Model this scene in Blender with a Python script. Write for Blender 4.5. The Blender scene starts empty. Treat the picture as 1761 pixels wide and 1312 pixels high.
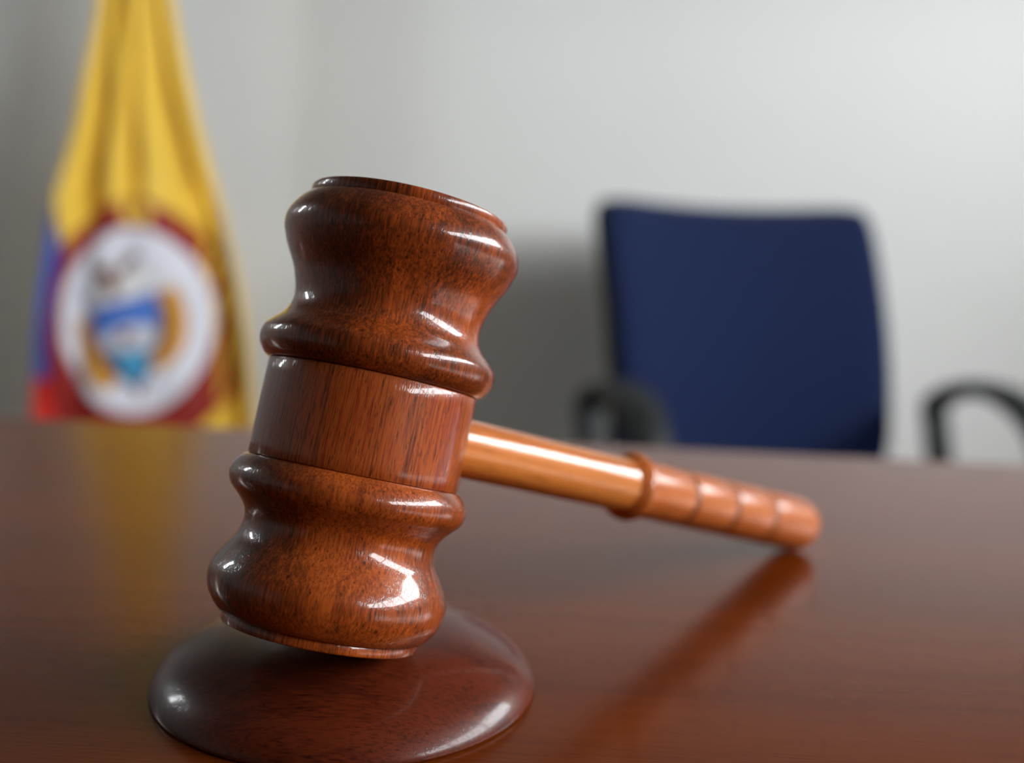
import bpy, bmesh, math, random
from mathutils import Vector, Matrix
from mathutils import noise as mnoise
R = math.radians
random.seed(4)
S = bpy.context.scene
COL = S.collection
TZ = 0.75                     # height of the table top

# ------------------------------------------------------------------ camera
cd = bpy.data.cameras.new('camera'); cam = bpy.data.objects.new('camera', cd); COL.objects.link(cam)
cd.sensor_fit = 'HORIZONTAL'; cd.sensor_width = 36.0
cd.lens = 36.0*1899.9/1761.0
cd.clip_start = 0.01
PITCH, ROLL = 0.14134, 0.03667
fw = Vector((0, math.cos(PITCH), -math.sin(PITCH)))
up0 = Vector((0, math.sin(PITCH), math.cos(PITCH)))
rt0 = Vector((1, 0, 0))
rt = rt0*math.cos(ROLL)+up0*math.sin(ROLL)
up = -rt0*math.sin(ROLL)+up0*math.cos(ROLL)
cam.matrix_world = Matrix(((rt.x, up.x, -fw.x, 0), (rt.y, up.y, -fw.y, 0), (rt.z, up.z, -fw.z, TZ+0.11804), (0, 0, 0, 1)))
cd.dof.use_dof = True
cd.dof.focus_distance = 0.240
cd.dof.aperture_fstop = 5.8
cd.dof.aperture_blades = 0
S.camera = cam

# ------------------------------------------------------------------ world, lights, exposure
SKY = 33.0
w = bpy.data.worlds.new('overcast_sky'); S.world = w; w.use_nodes = True
wt = w.node_tree; bg = wt.nodes['Background']; bg.inputs[1].default_value = SKY
tc = wt.nodes.new('ShaderNodeTexCoord'); sx_ = wt.nodes.new('ShaderNodeSeparateXYZ'); cr_ = wt.nodes.new('ShaderNodeValToRGB')
wt.links.new(tc.outputs['Generated'], sx_.inputs[0]); mr_ = wt.nodes.new('ShaderNodeMapRange')
mr_.inputs['From Min'].default_value = -1.0; mr_.inputs['From Max'].default_value = 1.0
wt.links.new(sx_.outputs[2], mr_.inputs[0]); wt.links.new(mr_.outputs[0], cr_.inputs[0]); wt.links.new(cr_.outputs[0], bg.inputs[0])
for el, (p_, c_) in zip([cr_.color_ramp.elements[0], cr_.color_ramp.elements[1], cr_.color_ramp.elements.new(0.5)],
                        [(0.44, (0.10, 0.105, 0.10, 1)), (0.75, (0.93, 0.97, 1.0, 1)), (0.52, (0.75, 0.80, 0.84, 1))]):
    el.position = p_; el.color = c_          # dull ground below the horizon, bright overcast above

def portal(name, loc, rot, sx, sy):
    l = bpy.data.lights.new(name, 'AREA'); l.shape = 'RECTANGLE'; l.size = sx; l.size_y = sy; l.cycles.is_portal = True
    o = bpy.data.objects.new(name, l); COL.objects.link(o); o.location = loc; o.rotation_euler = rot
    return o
XR, XL, YB, YF, ZC = 1.80, -1.9, 2.25, -2.6, 2.7       # the room
WIN_R = (-1.35, 1.45, 1.22, 1.78)                     # y0,y1,z0,z1 of the opening in the right wall
WIN_L = (1.12, 1.36, 1.25, 1.85)                      # and in the left wall
portal('daylight_right', (XR+0.15, (WIN_R[0]+WIN_R[1])/2, (WIN_R[2]+WIN_R[3])/2), (0, R(90), 0), WIN_R[3]-WIN_R[2], WIN_R[1]-WIN_R[0])
portal('daylight_left', (XL-0.15, (WIN_L[0]+WIN_L[1])/2, (WIN_L[2]+WIN_L[3])/2), (0, R(-90), 0), WIN_L[3]-WIN_L[2], WIN_L[1]-WIN_L[0])
S.view_settings.view_transform = 'Standard'
S.view_settings.look = 'None'
S.view_settings.gamma = 1.0
S.view_settings.use_curve_mapping = False
S.view_settings.exposure = 0.0
S.cycles.use_denoising = True
S.cycles.max_bounces = 8
S.cycles.caustics_reflective = False
S.cycles.caustics_refractive = False

# ------------------------------------------------------------------ helpers
def lin(r, g, b):
    f = lambda c: (c/255/12.92) if c/255 <= 0.04045 else ((c/255+0.055)/1.055)**2.4
    return (f(r), f(g), f(b), 1)

def mat(name, col, rough=0.5, spec=0.5, coat=0.0, coat_rough=0.1, metal=0.0, sheen=0.0):
    m = bpy.data.materials.new(name); m.use_nodes = True
    b = m.node_tree.nodes['Principled BSDF']
    b.inputs['Base Color'].default_value = col
    b.inputs['Roughness'].default_value = rough
    b.inputs['Specular IOR Level'].default_value = spec
    b.inputs['Coat Weight'].default_value = coat
    b.inputs['Coat Roughness'].default_value = coat_rough
    b.inputs['Metallic'].default_value = metal
    if sheen:
        b.inputs['Sheen Weight'].default_value = sheen
        b.inputs['Sheen Roughness'].default_value = 0.5
    return m

class NT:
    def __init__(s, m): s.t = m.node_tree; s.b = s.t.nodes['Principled BSDF']
    def n(s, kind, **kw):
        x = s.t.nodes.new(kind)
        for k, v in kw.items():
            if hasattr(x, k): setattr(x, k, v)
            else: x.inputs[k].default_value = v
        return x
    def l(s, a, b): s.t.links.new(a, b)
    def coord(s, scale, rot=(0, 0, 0), loc=(0, 0, 0)):
        c = s.n('ShaderNodeTexCoord'); mp = s.n('ShaderNodeMapping')
        mp.inputs['Scale'].default_value = scale; mp.inputs['Rotation'].default_value = rot; mp.inputs['Location'].default_value = loc
        s.l(c.outputs['Object'], mp.inputs['Vector']); return mp.outputs[0]
    def noise(s, vec, scale, detail=4, rough=0.55, dist=0.0):
        x = s.n('ShaderNodeTexNoise'); x.inputs['Scale'].default_value = scale; x.inputs['Detail'].default_value = detail
        x.inputs['Roughness'].default_value = rough; x.inputs['Distortion'].default_value = dist
        s.l(vec, x.inputs['Vector']); return x.outputs['Fac']
    def ramp(s, fac, stops):
        x = s.n('ShaderNodeValToRGB'); e = x.color_ramp.elements
        while len(e) < len(stops): e.new(0.5)
        for el, (p, c) in zip(e, stops): el.position = p; el.color = c
        s.l(fac, x.inputs[0]); return x.outputs[0]
    def mix(s, a, b, fac, mode='MULTIPLY'):
        x = s.n('ShaderNodeMix'); x.data_type = 'RGBA'; x.blend_type = mode
        if isinstance(fac, float): x.inputs[0].default_value = fac
        else: s.l(fac, x.inputs[0])
        s.l(a, x.inputs[6])
        if isinstance(b, tuple): x.inputs[7].default_value = b
        else: s.l(b, x.inputs[7])
        return x.outputs[2]
    def bump(s, h, strength, dist=0.001):
        x = s.n('ShaderNodeBump'); x.inputs['Strength'].default_value = strength; x.inputs['Distance'].default_value = dist
        s.l(h, x.inputs['Height']); s.l(x.outputs[0], s.b.inputs['Normal']); return x.outputs[0]

def wood(name, stops, axis='Z', stretch=0.07, fine=900, pores=0.5, coat=1.0, rough=0.4, coat_rough=0.07, broad=45, bump=0.12, loc=(0, 0, 0), specks=0.4, bias=0.0, spec=0.15, cior=1.36):
    """lacquered hardwood: broad figure, fine fibre, short dark pores along the grain"""
    m = mat(name, (0.2, 0.06, 0.02, 1), rough, spec, coat, coat_rough); m.node_tree.nodes['Principled BSDF'].inputs['Coat IOR'].default_value = cior
    t = NT(m)
    sc = {'Z': (1, 1, stretch), 'X': (stretch, 1, 1)}[axis]
    v = t.coord(sc, loc=loc)
    sc2 = {'Z': (1, 1, 0.10), 'X': (0.10, 1, 1)}[axis]
    v2 = t.coord(sc2, loc=loc)
    vi = t.coord((1, 1, 1), loc=loc)
    f1 = t.noise(v, broad, 5, 0.6, 0.6)
    f2 = t.noise(v, fine*0.5, 4, 0.65)
    mx = t.n('ShaderNodeMath'); mx.operation = 'MULTIPLY_ADD'; t.l(f2, mx.inputs[0]); mx.inputs[1].default_value = 0.50
    m2 = t.n('ShaderNodeMath'); m2.operation = 'MULTIPLY'; t.l(f1, m2.inputs[0]); m2.inputs[1].default_value = 0.58
    t.l(m2.outputs[0], mx.inputs[2])
    m3 = t.n('ShaderNodeMath'); m3.operation = 'ADD'; t.l(mx.outputs[0], m3.inputs[0]); m3.inputs[1].default_value = bias
    c = t.ramp(m3.outputs[0], stops)
    p = t.noise(v2, fine, 2, 0.5)                                   # pores
    pr = t.ramp(p, [(0.33, (0.0, 0.0, 0.0, 1)), (0.43, (1, 1, 1, 1))])
    c = t.mix(c, pr, pores)
    pb = t.noise(v2, fine*0.38, 2, 0.5)                             # fewer, longer pores
    pbr = t.ramp(pb, [(0.27, (0.08, 0.05, 0.04, 1)), (0.35, (1, 1, 1, 1))])
    c = t.mix(c, pbr, min(1.0, pores*1.2))
    if specks:
        q = t.noise(vi, 2300, 2, 0.5); q2 = t.noise(vi, 38, 3, 0.6)
        qr = t.ramp(q, [(0.31, (0.03, 0.015, 0.01, 1)), (0.38, (1, 1, 1, 1))])
        qm = t.ramp(q2, [(0.42, (0, 0, 0, 1)), (0.62, (1, 1, 1, 1))])
        sep = t.n('ShaderNodeMath'); sep.operation = 'MULTIPLY'; t.l(qm, sep.inputs[0]); sep.inputs[1].default_value = specks
        c = t.mix(c, qr, sep.outputs[0])
    t.l(c, t.b.inputs['Base Color'])
    lo = t.noise(vi, 110, 3, 0.5)
    ad = t.n('ShaderNodeMath'); ad.operation = 'MULTIPLY_ADD'; t.l(pr, ad.inputs[0]); ad.inputs[1].default_value = 0.35; t.l(lo, ad.inputs[2])
    bo = t.bump(ad.outputs[0], bump, 0.0006)
    t.l(bo, t.b.inputs['Coat Normal'])
    return m

def bm_obj(name, bm, m, parent=None, smooth=True, loc=None):
    me = bpy.data.meshes.new(name)
    bmesh.ops.recalc_face_normals(bm, faces=bm.faces)
    bm.to_mesh(me); bm.free()
    if smooth:
        for p in me.polygons: p.use_smooth = True
    for mm in (m if isinstance(m, (list, tuple)) else [m]): me.materials.append(mm)
    o = bpy.data.objects.new(name, me); COL.objects.link(o)
    if parent: o.parent = parent
    if loc: o.location = loc
    return o

def thing(name, label, cat, loc=(0, 0, 0), rotz=0.0):
    o = bpy.data.objects.new(name, None); COL.objects.link(o); o.empty_display_size = 0.05
    o.location = loc; o.rotation_euler = (0, 0, rotz); o['label'] = label; o['category'] = cat
    return o

def sharp(o, ang=35):
    me = o.data
    bm = bmesh.new(); bm.from_mesh(me)
    for e in bm.edges:
        if len(e.link_faces) == 2 and e.calc_face_angle(0) > R(ang): e.smooth = False
    bm.to_mesh(me); bm.free(); return o

def crom(pts, n=6):
    """Catmull-Rom through (s, r) pairs"""
    out = []
    P = [pts[0]]+list(pts)+[pts[-1]]
    for i in range(1, len(P)-2):
        a, b, c, d = P[i-1:i+3]
        for k in range(n):
            t = k/n
            out.append(tuple(0.5*((2*b[j])+(-a[j]+c[j])*t+(2*a[j]-5*b[j]+4*c[j]-d[j])*t*t+(-a[j]+3*b[j]-3*c[j]+d[j])*t**3) for j in range(len(b))))
    out.append(tuple(pts[-1])); return out

def lathe(bm, prof, seg=160, axis='Z', cap=True, wob=0.0):
    """prof: list of (s, r) along the axis"""
    rings = []
    for s, r in prof:
        ring = []
        for k in range(seg):
            a = 2*math.pi*k/seg
            rr = r*(1+wob*math.sin(a*2+s*30))
            c, d = rr*math.cos(a), rr*math.sin(a)
            ring.append(bm.verts.new((c, d, s) if axis == 'Z' else (s, c, d)))
        rings.append(ring)
    for a, b in zip(rings, rings[1:]):
        for k in range(seg): bm.faces.new((a[k], a[(k+1) % seg], b[(k+1) % seg], b[k]))
    if cap:
        bm.faces.new(rings[0]); bm.faces.new(rings[-1])
    return bm

def box(bm, x0, x1, y0, y1, z0, z1, bev=0.0, seg=3):
    g = bmesh.ops.create_cube(bm, size=1.0)
    for v in g['verts']: v.co = Vector(((x0+x1)/2+v.co.x*(x1-x0), (y0+y1)/2+v.co.y*(y1-y0), (z0+z1)/2+v.co.z*(z1-z0)))
    if bev:
        es = list({e for v in g['verts'] for e in v.link_edges})
        bmesh.ops.bevel(bm, geom=es, offset=bev, segments=seg, affect='EDGES', profile=0.5)
    return bm

def tube(bm, pts, ra, rb=None, seg=16, side=Vector((1, 0, 0))):
    """swept elliptical section: ra across `side`, rb across the other way; ra/rb may be lists"""
    n = len(pts); P = [Vector(p) for p in pts]; rings = []
    for i in range(n):
        t = (P[min(i+1, n-1)]-P[max(i-1, 0)]).normalized()
        s = (side-t*side.dot(t)).normalized(); u = t.cross(s)
        a = ra[i] if isinstance(ra, list) else ra
        b = (rb[i] if isinstance(rb, list) else rb) if rb is not None else a
        rings.append([bm.verts.new(P[i]+s*a*math.cos(2*math.pi*k/seg)+u*b*math.sin(2*math.pi*k/seg)) for k in range(seg)])
    for a, b in zip(rings, rings[1:]):
        for k in range(seg): bm.faces.new((a[k], a[(k+1) % seg], b[(k+1) % seg], b[k]))
    bm.faces.new(rings[0]); bm.faces.new(rings[-1]); return bm

# ------------------------------------------------------------------ the room
m_wall = mat('painted_wall', (0.62, 0.625, 0.60, 1), 0.85, 0.2)
t = NT(m_wall); v = t.coord((1, 1, 1)); t.bump(t.noise(v, 260, 3), 0.15, 0.0008)
t.l(t.ramp(t.noise(v, 1.4, 3), [(0.3, (0.80, 0.795, 0.77, 1)), (0.7, (0.84, 0.83, 0.80, 1))]), t.b.inputs['Base Color'])
m_ceil = mat('ceiling_paint', (0.40, 0.40, 0.38, 1), 0.9, 0.2)
t = NT(m_ceil); t.bump(t.noise(t.coord((1, 1, 1)), 120, 3), 0.2, 0.001)
m_panel = mat('invented_dark_panelling', (0.08, 0.05, 0.03, 1), 0.6, 0.3)  # invented finish for the unseen front wall, dark to cut fill and reflections
t = NT(m_panel); v = t.coord((1, 1, 0.06)); t.l(t.ramp(t.noise(v, 40, 4), [(0.3, (0.05, 0.028, 0.018, 1)), (0.7, (0.11, 0.065, 0.04, 1))]), t.b.inputs['Base Color'])
m_floor = mat('grey_carpet', (0.10, 0.10, 0.105, 1), 0.95, 0.1)
t = NT(m_floor); v = t.coord((1, 1, 1)); f = t.noise(v, 400, 3)
t.l(t.ramp(f, [(0.3, (0.07, 0.07, 0.075, 1)), (0.7, (0.14, 0.14, 0.145, 1))]), t.b.inputs['Base Color']); t.bump(f, 0.5, 0.003)
m_trim = mat('white_frame_paint', (0.7, 0.7, 0.68, 1), 0.4, 0.4)
t = NT(m_trim); t.bump(t.noise(t.coord((1, 1, 1)), 60, 2), 0.05, 0.0005)

m_side = mat('grey_green_wall_paint', (0.30, 0.32, 0.30, 1), 0.85, 0.2)
t = NT(m_side); v = t.coord((1, 1, 1)); t.bump(t.noise(v, 260, 3), 0.15, 0.0008)
t.l(t.ramp(t.noise(v, 1.4, 3), [(0.3, (0.32, 0.34, 0.32, 1)), (0.7, (0.36, 0.38, 0.36, 1))]), t.b.inputs['Base Color'])
def structure(name, bm, m):
    o = bm_obj(name, bm, m, smooth=False); o['kind'] = 'structure'; return o
TH = 0.14
b = bmesh.new(); box(b, XL-TH, XR+TH, YF-TH, YB+TH, -0.1, 0.0); structure('floor', b, m_floor)
b = bmesh.new(); box(b, XL-TH, XR+TH, YF-TH, YB+TH, ZC, ZC+0.1); structure('ceiling', b, m_ceil)
b = bmesh.new(); box(b, XL-TH, XR+TH, YB, YB+TH, 0, ZC); structure('wall_back', b, m_wall)
b = bmesh.new(); box(b, XL-TH, XR+TH, YF-TH, YF, 0, ZC); structure('wall_front', b, m_panel)
def side_wall(name, x0, x1, W):
    y0, y1, z0, z1 = W; b = bmesh.new()
    box(b, x0, x1, YF, y0, 0, ZC); box(b, x0, x1, y1, YB, 0, ZC)
    box(b, x0, x1, y0, y1, 0, z0); box(b, x0, x1, y0, y1, z1, ZC)
    return structure(name, b, m_side if x1 < 0 else m_wall)
side_wall('wall_right', XR, XR+TH, WIN_R)
side_wall('wall_left', XL-TH, XL, WIN_L)
def window(name, xc, W, n):
    y0, y1, z0, z1 = W; b = bmesh.new(); e = 0.045
    box(b, xc-0.03, xc+0.03, y0, y1, z0, z0+e); box(b, xc-0.03, xc+0.03, y0, y1, z1-e, z1)
    for k in range(n+1):
        y = y0+(y1-y0)*k/n; a = max(y0, y-e/2); c = min(y1, y+e/2)
        box(b, xc-0.025, xc+0.025, a, c, z0+e, z1-e)
    return structure(name, b, m_trim)
window('window_1', XR+0.07, WIN_R, 3)
window('window_2', XL-0.07, WIN_L, 1)
b = bmesh.new(); box(b, XL, XR, YB-0.012, YB, 0, 0.09); structure('baseboard_back', b, m_trim)

# ------------------------------------------------------------------ table
m_table = wood('polished_table_veneer',
    [(0.30, lin(76, 28, 5)), (0.48, lin(96, 39, 7)), (0.60, lin(108, 46, 9)), (0.75, lin(94, 38, 7))],
    axis='X', stretch=0.02, fine=2600, pores=0.2, coat=0.0, rough=0.20, broad=30, bump=0.02, specks=0.0, spec=0.27)
m_table.node_tree.nodes['Principled BSDF'].inputs['Specular Tint'].default_value = (1.0, 0.72, 0.5, 1)
m_table_dark = mat('dark_table_underframe', lin(60, 26, 16), 0.4)
t = NT(m_table_dark); t.l(t.ramp(t.noise(t.coord((0.1, 1, 1)), 60, 4), [(0.3, lin(48, 20, 12)), (0.7, lin(70, 32, 18))]), t.b.inputs['Base Color'])
table = thing('meeting_table', 'long reddish brown polished wooden table carrying the gavel', 'table', (0.05, 0.0, 0), R(-3.0))
b = bmesh.new(); box(b, -1.25, 1.25, -0.62, 0.597, TZ-0.035, TZ, 0.004, 3); bm_obj('tabletop', b, m_table, table, smooth=False)
b = bmesh.new(); box(b, -1.05, 1.05, 0.40, 0.425, 0.25, TZ-0.035); bm_obj('modesty_panel', b, m_table_dark, table, smooth=False)
for x in (-1.10, 1.10):
    b = bmesh.new(); box(b, x-0.02, x+0.02, -0.5, 0.45, 0.0, TZ-0.035, 0.003, 2); bm_obj('leg', b, m_table_dark, table, smooth=False)

# ------------------------------------------------------------------ sound block
m_block = wood('dark_rosewood', [(0.28, lin(32, 10, 5)), (0.45, lin(62, 20, 8)), (0.62, lin(92, 34, 12)), (0.78, lin(66, 22, 9))],
    axis='X', stretch=0.16, fine=2800, pores=0.5, coat=0.7, rough=0.4, cior=1.25, coat_rough=0.10, broad=60, bump=0.10, specks=0.25)
RB = 0.04894
bp = [(0.0, RB*0.98), (0.0006, RB*0.992), (0.0020, RB*0.985), (0.0040, RB*0.960), (0.0060, RB*0.925), (0.0080, RB*0.875), (0.0100, RB*0.805), (0.0120, RB*0.715),
      (0.0136, RB*0.62), (0.0146, RB*0.51), (0.0150, RB*0.39), (0.0151, RB*0.25), (0.0151, RB*0.02)]
b = bmesh.new(); lathe(b, crom(bp, 5), 192)
sb = bm_obj('sound_block', b, m_block, loc=(-0.03992, 0.27114, TZ))
sb['label'] = 'round dark polished wooden sound block under the gavel head'; sb['category'] = 'sound block'

# ------------------------------------------------------------------ gavel
AX = Vector((0.16324919, 0.22707635, 0.96009689)).normalized()
HX = Vector((0.66731739, 0.69135290, -0.27698134)); HX = (HX-AX*HX.dot(AX)).normalized()
YV = AX.cross(HX)
C = Vector((-0.03477346, 0.25806023, TZ+0.06922208+0.0002))
gavel = thing('gavel', 'glossy reddish brown wooden gavel leaning its handle on the table', 'gavel')
g0 = C-AX*0.0497
M = Matrix(((HX.x, YV.x, AX.x, g0.x), (HX.y, YV.y, AX.y, g0.y), (HX.z, YV.z, AX.z, g0.z), (0, 0, 0, 1)))
gavel.matrix_world = M
OFF = (0, 0, 0.0497)
st_head = [(0.33, lin(38, 17, 8)), (0.45, lin(86, 36, 12)), (0.56, lin(136, 60, 19)), (0.73, lin(184, 90, 31))]
st_bar = [(0.30, lin(52, 20, 8)), (0.42, lin(104, 42, 15)), (0.51, lin(156, 74, 27)), (0.58, lin(118, 38, 16)), (0.72, lin(164, 78, 30))]
m_head = wood('gavel_bell_rosewood', st_head, 'Z', 0.045, 3400, 0.6, 1.0, 0.38, 0.06, 55, 0.13, specks=0.75)
m_low = wood('gavel_lower_bell_rosewood', st_head, 'Z', 0.045, 3400, 0.6, 1.0, 0.38, 0.06, 48, 0.13, loc=(0.3, 0.2, 0.1), specks=0.7, bias=0.01)
m_bar = wood('gavel_barrel_rosewood', st_bar, 'Z', 0.03, 3600, 0.6, 1.0, 0.38, 0.07, 75, 0.15, specks=0.15)
mm = 0.001
# upper bell (bead, waist, shoulder)
up_p = [(11.50, 25.15), (11.9, 25.9), (13.0, 27.0), (14.6, 27.9), (16.5, 28.2), (18.2, 27.9), (19.3, 27.1), (20.6, 25.8), (22.2, 24.2), (24, 23.05), (26.4, 22.5), (28.8, 22.65),
        (31.2, 23.3), (33.6, 24.1), (35.8, 25.2), (38, 26.4), (40.3, 27.4), (42.6, 28.2), (44.4, 28.4), (46.3, 28.0), (48.2, 27.0), (49.7, 25.9), (50.69, 24.9)]
lo_p = [(11.40, 25.15), (11.8, 25.8), (12.9, 26.8), (14.5, 27.75), (16.2, 28.1), (17.8, 27.8), (19.2, 27.0), (20.6, 25.6), (22.2, 24.1), (23.9, 23.0), (25.8, 22.6), (27.8, 22.8),
        (29.8, 23.5), (31.8, 24.8), (33.8, 26.0), (35.8, 27.1), (37.8, 27.8), (39.6, 27.95), (41.4, 27.7), (43.2, 27.1), (44.8, 26.1), (46.2, 25.0), (47.15, 23.9)]
bm = bmesh.new(); lathe(bm, [(s*mm, r*mm) for s, r in crom(up_p, 4)]); sharp(bm_obj('upper_bell', bm, m_head, gavel, loc=OFF))
bm = bmesh.new(); lathe(bm, [(-s*mm, r*mm) for s, r in crom(lo_p, 4)]); sharp(bm_obj('lower_bell', bm, m_low, gavel, loc=OFF))
# barrel between the beads, a hair-line groove at each seam
bar = [(-11.42, 24.45), (-11.25, 24.75), (-11.0, 24.95)]+[(s, 25.0) for s in (-8, -3, 3, 8)]+[(11.1, 24.98), (11.35, 24.75), (11.52, 24.45)]
bm = bmesh.new(); lathe(bm, [(s*mm, r*mm) for s, r in bar], 160); sharp(bm_obj('barrel', bm, m_bar, gavel, loc=OFF), 50)
# end caps (striking faces)
cu = [(50.67, 23.6), (50.8, 23.75), (50.95, 23.9), (53.1, 23.9), (53.42, 23.75), (53.55, 23.4), (53.55, 21.5), (53.0, 18), (52.9, 9), (52.9, 0.4)]
cl = [(47.13, 22.6), (47.25, 22.75), (47.45, 22.9), (49.3, 22.9), (49.6, 22.75), (49.73, 22.4), (49.73, 18), (49.73, 9), (49.73, 0.4)]
bm = bmesh.new(); lathe(bm, [(s*mm, r*mm) for s, r in cu]); sharp(bm_obj('striking_face', bm, m_head, gavel, loc=OFF), 50)
bm = bmesh.new(); lathe(bm, [(-s*mm, r*mm) for s, r in cl]); sharp(bm_obj('striking_face', bm, m_low, gavel, loc=OFF), 50)
# handle along +X
st_h = [(0.28, lin(122, 58, 18)), (0.45, lin(168, 90, 32)), (0.60, lin(190, 112, 48)), (0.75, lin(160, 82, 28))]
st_g = [(0.28, lin(128, 58, 22)), (0.45, lin(160, 80, 32)), (0.60, lin(178, 96, 42)), (0.75, lin(152, 70, 28))]
m_han = wood('handle_light_wood', st_h, 'X', 0.03, 900, 0.3, 1.0, 0.4, 0.08, 90, 0.06, specks=0.1)
m_grip = wood('grip_wood', st_g, 'X', 0.03, 900, 0.3, 0.7, 0.45, 0.2, 90, 0.08, specks=0.1)
m_col = wood('collar_wood', st_g, 'X', 0.2, 900, 0.4, 1.0, 0.4, 0.1, 90, 0.06, specks=0.1)
hp = [(20, 7.65), (30, 7.65), (60, 7.8), (80, 7.95), (104.0, 8.15), (105.2, 8.3), (105.9, 8.45)]
bm = bmesh.new(); lathe(bm, [(s*mm, r*mm) for s, r in hp], 96, 'X'); handle = sharp(bm_obj('handle', bm, m_han, gavel, loc=OFF))
cp = crom([(103.0, 8.1), (104.3, 9.2), (106.0, 10.4), (107.6, 10.75), (109.0, 10.3), (109.9, 9.2), (110.4, 8.4)], 4)
bm = bmesh.new(); lathe(bm, [(s*mm, r*mm) for s, r in cp], 96, 'X'); bm_obj('collar', bm, m_col, handle)
GR = (134.0, 158.8, 184.6)
GQ = lambda gx: 8.85+(gx-107)*0.0115
gp = [(109.6, 8.4), (109.9, 8.7), (111.5, 8.9)]
for gx in GR:
    q = GQ(gx)
    gp += [(gx-1.7, q), (gx-1.2, q-0.1), (gx-0.8, q-0.6), (gx+0.8, q-0.6), (gx+1.2, q-0.1), (gx+1.7, q)]
gp += [(200, 9.9), (208, 10.0), (212.5, 10.0), (215.6, 9.7), (218.4, 8.8), (220.7, 7.2), (222.2, 5.0), (223.0, 2.6), (223.2, 0.3)]
bm = bmesh.new(); lathe(bm, [(s*mm, r*mm) for s, r in gp], 96, 'X'); grip = sharp(bm_obj('grip', bm, m_grip, handle), 60)
m_ring = mat('dark_burnt_groove', lin(40, 20, 14), 0.5)
t = NT(m_ring); t.l(t.ramp(t.noise(t.coord((1, 1, 1)), 300, 3), [(0.3, lin(32, 15, 10)), (0.7, lin(58, 30, 18))]), t.b.inputs['Base Color'])
for gx in GR:
    q = GQ(gx)
    bm = bmesh.new(); lathe(bm, [((gx-0.9)*mm, (q-0.75)*mm), ((gx-0.8)*mm, (q-0.35)*mm), ((gx+0.8)*mm, (q-0.35)*mm), ((gx+0.9)*mm, (q-0.75)*mm)], 96, 'X'); bm_obj('groove_ring', bm, m_ring, grip)

# ------------------------------------------------------------------ office chair
m_blue = mat('navy_upholstery', lin(32, 54, 112), 0.9, 0.2, sheen=0.15)
t = NT(m_blue); v = t.coord((1, 1, 1)); f = t.noise(v, 900, 2); t.bump(f, 0.4, 0.001)
t.l(t.ramp(f, [(0.3, lin(9, 22, 54)), (0.7, lin(17, 34, 76))]), t.b.inputs['Base Color'])
m_black = mat('black_plastic', (0.014, 0.016, 0.016, 1), 0.5, 0.3)
t = NT(m_black); t.bump(t.noise(t.coord((1, 1, 1)), 500, 2), 0.2, 0.0005)
m_steel = mat('chrome_column', (0.5, 0.5, 0.52, 1), 0.25, 0.5, metal=1.0)
t = NT(m_steel); t.l(t.ramp(t.noise(t.coord((1, 1, 20)), 20, 2), [(0.3, (0.2, 0.2, 0.2, 1)), (0.7, (0.3, 0.3, 0.3, 1))]), t.b.inputs['Roughness'])
chair = thing('office_chair', 'navy blue office chair with black loop arms behind the table', 'chair', (0.402, 1.90, 0), R(14))
# local frame: +x to the right, -y towards the table, back panel at y = 0
REC = R(18)
def panel(bm, z0, z1, hw0, hw1, th, yoff, grow=0.0, dip=0.012):
    """a rounded-corner cushion, concave across, reclined"""
    nx, nz = 40, 36; V = {}
    H = z1-z0
    for side in (0, 1):
        for i in range(nx+1):
            for j in range(nz+1):
                u = -1+2*i/nx; v = -1+2*j/nz
                # squircle mapping rounds the corners
                rc = 0.30
                uu = math.copysign(math.sin(min(1.0, abs(u))*math.pi/2), u); vv = math.copysign(math.sin(min(1.0, abs(v))*math.pi/2), v)
                kx = (1-rc*0.22*abs(vv)**14*1.0); kz = (1-rc*0.16*abs(uu)**14*1.0)
                x = uu*kx; z = vv*kz
                hw = hw0+(hw1-hw0)*(z+1)/2
                X = x*(hw+grow); Z = (z0+z1)/2+z*(H/2+grow)
                if z > 0: Z -= dip*(1-uu*uu)*z**4
                edge = max(abs(uu)**7, abs(vv)**9)
                t_ = th/2*math.sqrt(max(0.0, 1-min(1, edge)**2))
                y = yoff-0.060*(uu*uu)+(t_ if side else -t_)
                zr = Z-z0
                V[side, i, j] = bm.verts.new((X, y+math.sin(REC)*zr-0.03*math.sin(zr/H*math.pi), z0+zr*math.cos(REC)))
    for i in range(nx):
        for j in range(nz):
            for side in (0, 1):
                q = [V[side, i, j], V[side, i+1, j], V[side, i+1, j+1], V[side, i, j+1]]
                bm.faces.new(q if side == 0 else q[::-1])
    bmesh.ops.remove_doubles(bm, verts=bm.verts, dist=0.0002)
    return bm
b = bmesh.new(); panel(b, 0.470, 0.947, 0.246, 0.256, 0.062, -0.015); bm_obj('backrest', b, m_blue, chair)
b = bmesh.new(); panel(b, 0.470, 0.942, 0.246, 0.256, 0.040, 0.018, 0.005); bm_obj('back_shell', b, m_black, chair)
b = bmesh.new(); box(b, -0.25, 0.25, -0.50, -0.03, 0.41, 0.485, 0.033, 6); bm_obj('seat', b, m_blue, chair)
b = bmesh.new(); box(b, -0.045, 0.045, -0.20, 0.075, 0.375, 0.405, 0.008); tube(b, [(0, 0.06, 0.385), (0, 0.085, 0.43), (0, 0.085, 0.52), (0, 0.075, 0.62)], 0.035, 0.008); bm_obj('back_bracket', b, m_black, chair)
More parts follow.
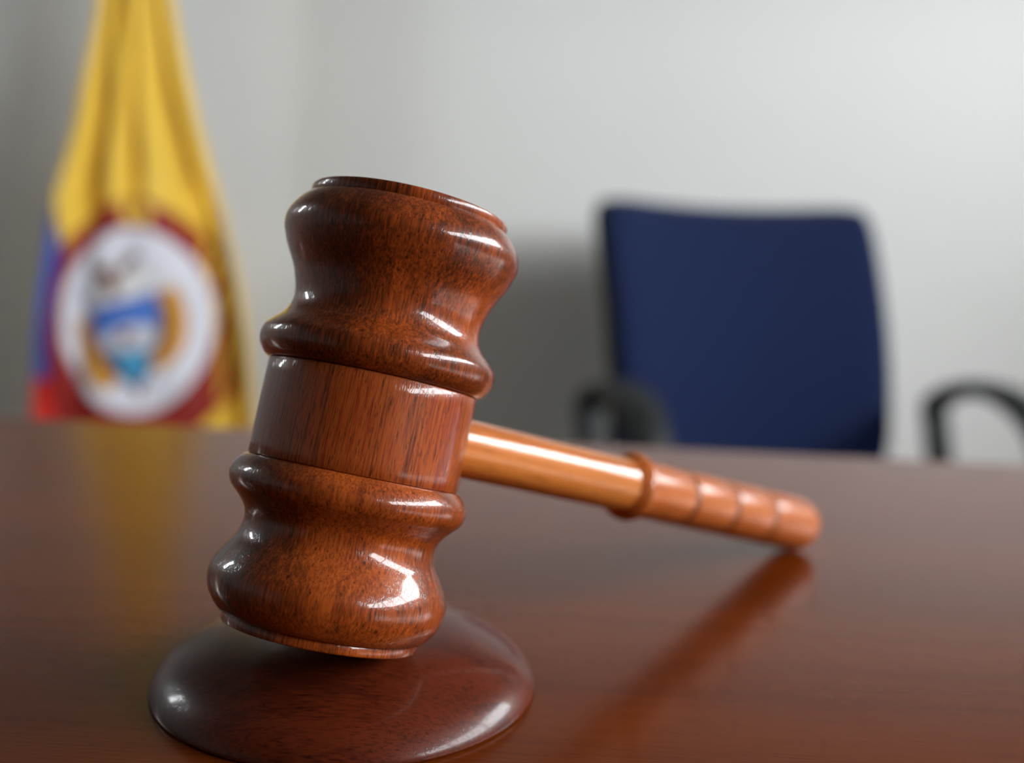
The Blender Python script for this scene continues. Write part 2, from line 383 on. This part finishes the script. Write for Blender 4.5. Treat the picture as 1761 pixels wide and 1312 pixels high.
for sx in (-1, 1):
    x = sx*0.31
    path = crom([(x-sx*0.10, -0.16, 0.40), (x-sx*0.03, -0.14, 0.405), (x, -0.135, 0.45), (x, -0.12, 0.52), (x, -0.10, 0.583)], 4)
    b = bmesh.new(); tube(b, path, 0.026, 0.015, 14); 
    path2 = crom([(x, -0.098, 0.590), (x, -0.15, 0.617), (x, -0.21, 0.632), (x, -0.28, 0.630), (x, -0.345, 0.605), (x, -0.385, 0.555), (x, -0.385, 0.49), (x, -0.35, 0.425), (x-sx*0.05, -0.32, 0.402), (x-sx*0.10, -0.30, 0.40)], 5)
    n = len(path2); ra = [0.026+0.012*math.sin(math.pi*min(1, max(0, k/(n*0.55)))) for k in range(n)]
    tube(b, path2, ra, 0.015, 14)
    bm_obj('armrest', b, m_black, chair)
b = bmesh.new(); lathe(b, [(0.10, 0.03), (0.28, 0.03), (0.281, 0.016), (0.41, 0.016)], 32); bm_obj('gas_column', b, m_steel, chair, loc=(0, -0.24, 0))
for k in range(5):
    a = R(90+72*k)+0.2; c, s_ = math.cos(a), math.sin(a)
    b = bmesh.new(); tube(b, [(0.02*c, -0.24+0.02*s_, 0.115), (0.16*c, -0.24+0.16*s_, 0.095), (0.30*c, -0.24+0.30*s_, 0.075)], [0.028, 0.022, 0.016], [0.02, 0.016, 0.012], 12, side=Vector((-s_, c, 0)))
    lg = bm_obj('base_leg', b, m_black, chair)
    b = bmesh.new()
    for q in (-0.014, 0.014): 
        lathe(b, [(-0.009+q, 0.02), (-0.007+q, 0.026), (0.007+q, 0.026), (0.009+q, 0.02)], 24, 'X')
    lathe(b, [(-0.02, 0.006), (0.02, 0.006)], 12, 'X')
    cst = bm_obj('caster', b, m_black, lg, loc=(0.30*c, -0.24+0.30*s_, 0.0262)); cst.rotation_euler = (0, 0, a+math.pi/2)
    b = bmesh.new(); lathe(b, [(0.03, 0.006), (0.068, 0.006)], 12); bm_obj('stem', b, m_steel, lg, loc=(0.30*c, -0.24+0.30*s_, 0))

# ------------------------------------------------------------------ flag on its pole
FY = 1.98                                   # distance of the cloth's front
KF = FY/1900.0                             # metres per layout unit
def E(a, c):                                # layout units of the cloth (origin at the emblem's centre) -> metres (x, z)
    dx, dy = a-235.0, c-555.0
    Z = -(dy-0.0346*dx); X = dx+0.0133*Z
    return X*KF, Z*KF
FC = (-0.679, FY, 0.668)                     # world position of the emblem's centre
flag = thing('flag', 'yellow flag with round coat of arms draped beside the wall', 'flag', (FC[0], FC[1]+0.06, 0.0))
def curve(pts, c):
    for (c0, a0), (c1, a1) in zip(pts, pts[1:]):
        if c <= c1 or (c1, a1) == pts[-1]:
            k = (c-c0)/(c1-c0); return a0+(a1-a0)*k
LEFT = [(-420, 222), (-250, 205), (-100, 186), (0, 168), (100, 150), (200, 130), (300, 107), (350, 96), (450, 84), (560, 68), (640, 60), (760, 52), (900, 45), (1000, 42)]
RIGHT = [(-420, 226), (-250, 241), (-100, 260), (0, 278), (100, 300), (200, 325), (300, 352), (400, 385), (500, 410), (600, 430), (740, 442), (900, 452), (1000, 456)]
# pleats: (relative place across, depth) ; 0 is the left hem, 1 the right hem
def lean(u, c):                                      # the front hangs turned towards the window
    return 0.5*(u-0.5)*350*max(0.0, min(1.0, (c+420)/770))
def fold(u, c):
    k = max(0.0, min(1.0, (c+420)/770))
    vl = 0.34-0.16*k; vr = 0.62+0.20*k; vm = 0.50-0.03*k
    low = max(0.0, min(1.0, (c-300)/120))            # below, the stitched disc keeps the cloth flatter
    g = lambda m_, s_: math.exp(-((u-m_)/s_)**2)
    amp = 80*(0.55+0.45*k)
    d = amp*(0.95*g(vl, 0.07)*(1-0.7*low)+1.15*g(vr, 0.075)*(1-0.75*low)+0.5*g(vm, 0.05)*(1-low)+0.9*low*g(0.90, 0.045))
    d += (60-25*low)*(0.3 if u < 0.5 else 1.0)*(abs(2*u-1)**(2.6+2.4*low))                        # the sides curl round to the back
    d += 5*math.sin(c*0.013+u*9)+3*math.sin(c*0.031-u*14)
    return d+lean(u, c)                              # layout units, away from the viewer
def depth(a, c):
    l, r = curve(LEFT, c), curve(RIGHT, c)
    return fold((a-l)/(r-l), c)*KF
def place(a, c):
    l, r = curve(LEFT, c), curve(RIGHT, c); x, z = E(a, c)
    return x-0.343*lean((a-l)/(r-l), c)*KF, z
def cloth(name, lft, rgt, c0, c1, off, th, m, nx=90, nz=150, parent=None, wrap=False):
    bm = bmesh.new(); grid = []
    for j in range(nz+1):
        c = c0+(c1-c0)*j/nz; row = []
        l, r = curve(lft, c), curve(rgt, c)
        for i in range(nx+1):
            a = l+(r-l)*i/nx; x, z = place(a, c)
            row.append(bm.verts.new((x, depth(a, c)+off-0.06, z+FC[2])))
        grid.append(row)
    bk = [[bm.verts.new(v.co+Vector((0, th(i, nx) if callable(th) else th, 0))) for i, v in enumerate(row)] for row in grid]
    for j in range(nz):
        for i in range(nx):
            bm.faces.new((grid[j][i], grid[j][i+1], grid[j+1][i+1], grid[j+1][i]))
            bm.faces.new((bk[j][i], bk[j+1][i], bk[j+1][i+1], bk[j][i+1]))
    for j in range(nz):
        bm.faces.new((grid[j][0], grid[j+1][0], bk[j+1][0], bk[j][0])); bm.faces.new((grid[j][nx], bk[j][nx], bk[j+1][nx], grid[j+1][nx]))
    for i in range(nx):
        bm.faces.new((grid[0][i], bk[0][i], bk[0][i+1], grid[0][i+1])); bm.faces.new((grid[nz][i], grid[nz][i+1], bk[nz][i+1], bk[nz][i]))
    return bm_obj(name, bm, m, parent or flag)
def satin(name, col, rough=0.55):
    m = mat(name, col, rough, 0.35, sheen=0.2); t = NT(m)
    v = t.coord((1, 1, 1)); f = t.noise(v, 1400, 2); t.bump(f, 0.15, 0.0005)
    d = tuple(x*0.9 for x in col[:3])+(1,)
    t.l(t.ramp(f, [(0.3, d), (0.7, col)]), t.b.inputs['Base Color'])
    b_ = t.b
    return m
m_yel = satin('yellow_satin', (0.95, 0.60, 0.055, 1))
m_fblue = satin('blue_satin', lin(60, 96, 205))
m_fred = satin('red_satin', lin(225, 40, 24))
m_ringc = satin('dark_red_embroidery', lin(150, 14, 3))
m_white = satin('white_embroidery', (0.80, 0.79, 0.86, 1))
m_gold = satin('gold_embroidery', lin(214, 146, 20))
m_sky = satin('cyan_embroidery', lin(70, 160, 205))
m_shb = satin('shield_blue_embroidery', lin(60, 112, 200))
m_purp = satin('dark_blue_embroidery', lin(60, 45, 90))
m_brown = satin('brown_embroidery', lin(120, 68, 30))
m_grey = satin('pale_grey_embroidery', lin(205, 205, 212))
m_dred = satin('maroon_embroidery', lin(140, 40, 40))
cloth('yellow_field', [(c, a) for c, a in LEFT if c <= 350]+[(420, 110), (520, 96), (640, 98), (760, 108), (1000, 110)], RIGHT, -420, 1000, 0.0, 0.004, m_yel, 120, 200)
cloth('blue_stripe', [(340, 92), (400, 84), (500, 68), (560, 62), (645, 53)], [(340, 122), (400, 120), (520, 108), (645, 108)], 345, 645, 0.006, 0.004, m_fblue, 16, 40)
cloth('red_stripe', [(640, 53), (760, 50), (1000, 44)], [(640, 110), (1000, 120)], 642, 1000, 0.006, 0.004, m_fred, 16, 40)

def patch(name, outline, off, m, parent, th=0.0012):
    """an embroidered piece: a filled outline in layout units, laid on the cloth and given thickness"""
    bm = bmesh.new()
    vs = [bm.verts.new((a, -c, 0)) for a, c in outline]
    f = bm.faces.new(vs)
    bmesh.ops.triangulate(bm, faces=[f])
    lo_a, hi_a = min(a for a, c in outline), max(a for a, c in outline)
    lo_c, hi_c = min(c for a, c in outline), max(c for a, c in outline)
    stp = max(6.0, (hi_a-lo_a)/30)
    a = lo_a+stp
    while a < hi_a:
        bmesh.ops.bisect_plane(bm, geom=bm.verts[:]+bm.edges[:]+bm.faces[:], plane_co=(a, 0, 0), plane_no=(1, 0, 0)); a += stp
    c = lo_c+stp
    while c < hi_c:
        bmesh.ops.bisect_plane(bm, geom=bm.verts[:]+bm.edges[:]+bm.faces[:], plane_co=(0, -c, 0), plane_no=(0, 1, 0)); c += stp
    g = bmesh.ops.extrude_face_region(bm, geom=bm.faces[:])
    new = {v for v in g['geom'] if isinstance(v, bmesh.types.BMVert)}
    for v in bm.verts:
        a, c = v.co.x, -v.co.y; x, z = place(a, c)
        v.co = Vector((x, depth(a, c)-0.06-off-(th if v in new else 0), z+FC[2]))
    return bm_obj(name, bm, m, parent)
def ell(cx, cy, rx, ry, tilt=0.0, n=64, a0=0, a1=360):
    o = []
    for k in range(n if a1-a0 == 360 else n+1):
        t_ = R(a0+(a1-a0)*k/n); x, y = rx*math.cos(t_), ry*math.sin(t_)
        o.append((cx+x*math.cos(tilt)-y*math.sin(tilt), cy+x*math.sin(tilt)+y*math.cos(tilt)))
    return o
def band(line, wd):
    """a stroke of varying width through a list of points"""
    L = crom(line, 6); n = len(L); a, b_ = [], []
    for i, p in enumerate(L):
        q0, q1 = L[max(i-1, 0)], L[min(i+1, n-1)]; dx, dy = q1[0]-q0[0], q1[1]-q0[1]; h = math.hypot(dx, dy) or 1
        k = wd(i/(n-1)) if callable(wd) else wd
        a.append((p[0]-dy/h*k, p[1]+dx/h*k)); b_.append((p[0]+dy/h*k, p[1]-dx/h*k))
    return a+b_[::-1]
def closed(P, n=5):
    Q = P[-1:]+P+P[:2]; L = crom(Q, n); return L[n:-n-1]
ring = patch('emblem_ring', closed([(130, 395), (165, 362), (205, 346), (250, 344), (300, 370), (345, 418), (385, 488), (410, 560), (414, 625), (398, 690), (350, 745), (290, 775),
    (220, 786), (150, 774), (108, 737), (92, 670), (84, 600), (86, 530), (102, 455)]), 0.0006, m_ringc, flag)
disc = patch('emblem_disc', ell(233, 553, 131, 162, R(-7)), 0.0022, m_white, ring)
SH = [(158, 540), (165, 525), (190, 522), (215, 520), (245, 512), (268, 508), (276, 530), (280, 565), (272, 600), (258, 628), (246, 655), (236, 668), (226, 655), (210, 640), (188, 618), (168, 590), (158, 565)]
def sub(name, outline, m, off=0.0048): return patch(name, outline, off, m, disc, 0.0010)
sub('shield_border', [(152, 530), (272, 500), (286, 560), (278, 612), (256, 648), (238, 672), (212, 655), (182, 632), (162, 596)], m_purp, 0.0036)
sub('shield_upper_band', [(158, 532), (190, 524), (268, 506), (276, 536), (272, 560), (220, 556), (166, 590)], m_shb)
sub('shield_middle_band', [(165, 572), (220, 556), (272, 560), (272, 585), (262, 602), (200, 602), (182, 598)], m_grey)
sub('cap_emblem', ell(218, 575, 10, 9), m_dred, 0.0060)
sub('shield_lower_band', [(196, 603), (264, 603), (254, 632), (244, 656), (228, 662), (214, 642)], m_sky)
sub('cornucopia', band([(136, 545), (146, 580), (160, 620), (182, 648), (200, 655)], lambda k: 12+6*math.sin(math.pi*k)), m_gold)
sub('cornucopia', band([(290, 495), (300, 530), (302, 570), (294, 605), (266, 630)], lambda k: 14+7*math.sin(math.pi*k)), m_gold)
sub('drape', band([(282, 530), (288, 570), (278, 610)], 6), m_brown, 0.0055)
sub('condor_body', band([(178, 462), (190, 474), (195, 490), (196, 508)], lambda k: 12-2*k), m_brown)
sub('condor_wing', band([(150, 462), (168, 462), (184, 474)], 8), m_brown, 0.0042)
sub('condor_wing', band([(240, 438), (226, 448), (206, 468)], 8), m_brown, 0.0042)
sub('flag_drape', band([(140, 490), (140, 510), (155, 520)], 9), m_grey)
sub('motto_ribbon', band([(160, 500), (200, 492), (240, 480), (268, 470)], 9), satin('cream_embroidery', lin(222, 216, 205)), 0.0030)
sub('lower_tassel', ell(238, 674, 7, 9), m_dred)
def rsub(name, outline, m): return patch(name, outline, 0.0022, m, ring, 0.0008)
rsub('yellow_fold', [(205, 348), (238, 346), (262, 362), (258, 388), (225, 384), (208, 380)], m_yel)
for a0 in (-64, -56, -48, 8, 16, 34, 42, 50, 58):
    t0 = R(a0); cx, cy = 245+149*math.cos(t0), 552+188*math.sin(t0)
    rsub('gold_stitching', ell(cx, cy, 7, 5, R(a0)), m_brown if a0 > 0 else m_gold)
# pole, finial and foot
m_pole = wood('pole_wood', st_head, 'Z', 0.05, 700, 0.3, 1.0, 0.4, 0.1, 60, 0.05, specks=0.0)
m_brass = mat('brass', (0.75, 0.52, 0.2, 1), 0.25, 0.5, metal=1.0)
t = NT(m_brass); t.l(t.ramp(t.noise(t.coord((1, 1, 1)), 60, 2), [(0.3, (0.2, 0.2, 0.2, 1)), (0.7, (0.33, 0.33, 0.33, 1))]), t.b.inputs['Roughness'])
px_, _ = E(224, -100)
b = bmesh.new(); lathe(b, [(0.03, 0.013), (1.72, 0.013)], 24); bm_obj('flagpole', b, m_pole, flag, loc=(px_, 0.035, 0))
b = bmesh.new(); lathe(b, [(0.0, 0.15), (0.012, 0.15), (0.03, 0.10), (0.045, 0.03), (0.11, 0.022), (0.112, 0.014)], 48); bm_obj('pole_foot', b, m_brass, flag, loc=(px_, 0.035, 0))
b = bmesh.new(); lathe(b, [(1.71, 0.014), (1.73, 0.022), (1.75, 0.012), (1.79, 0.024), (1.84, 0.012), (1.89, 0.001)], 24); bm_obj('finial', b, m_brass, flag, loc=(px_, 0.035, 0))
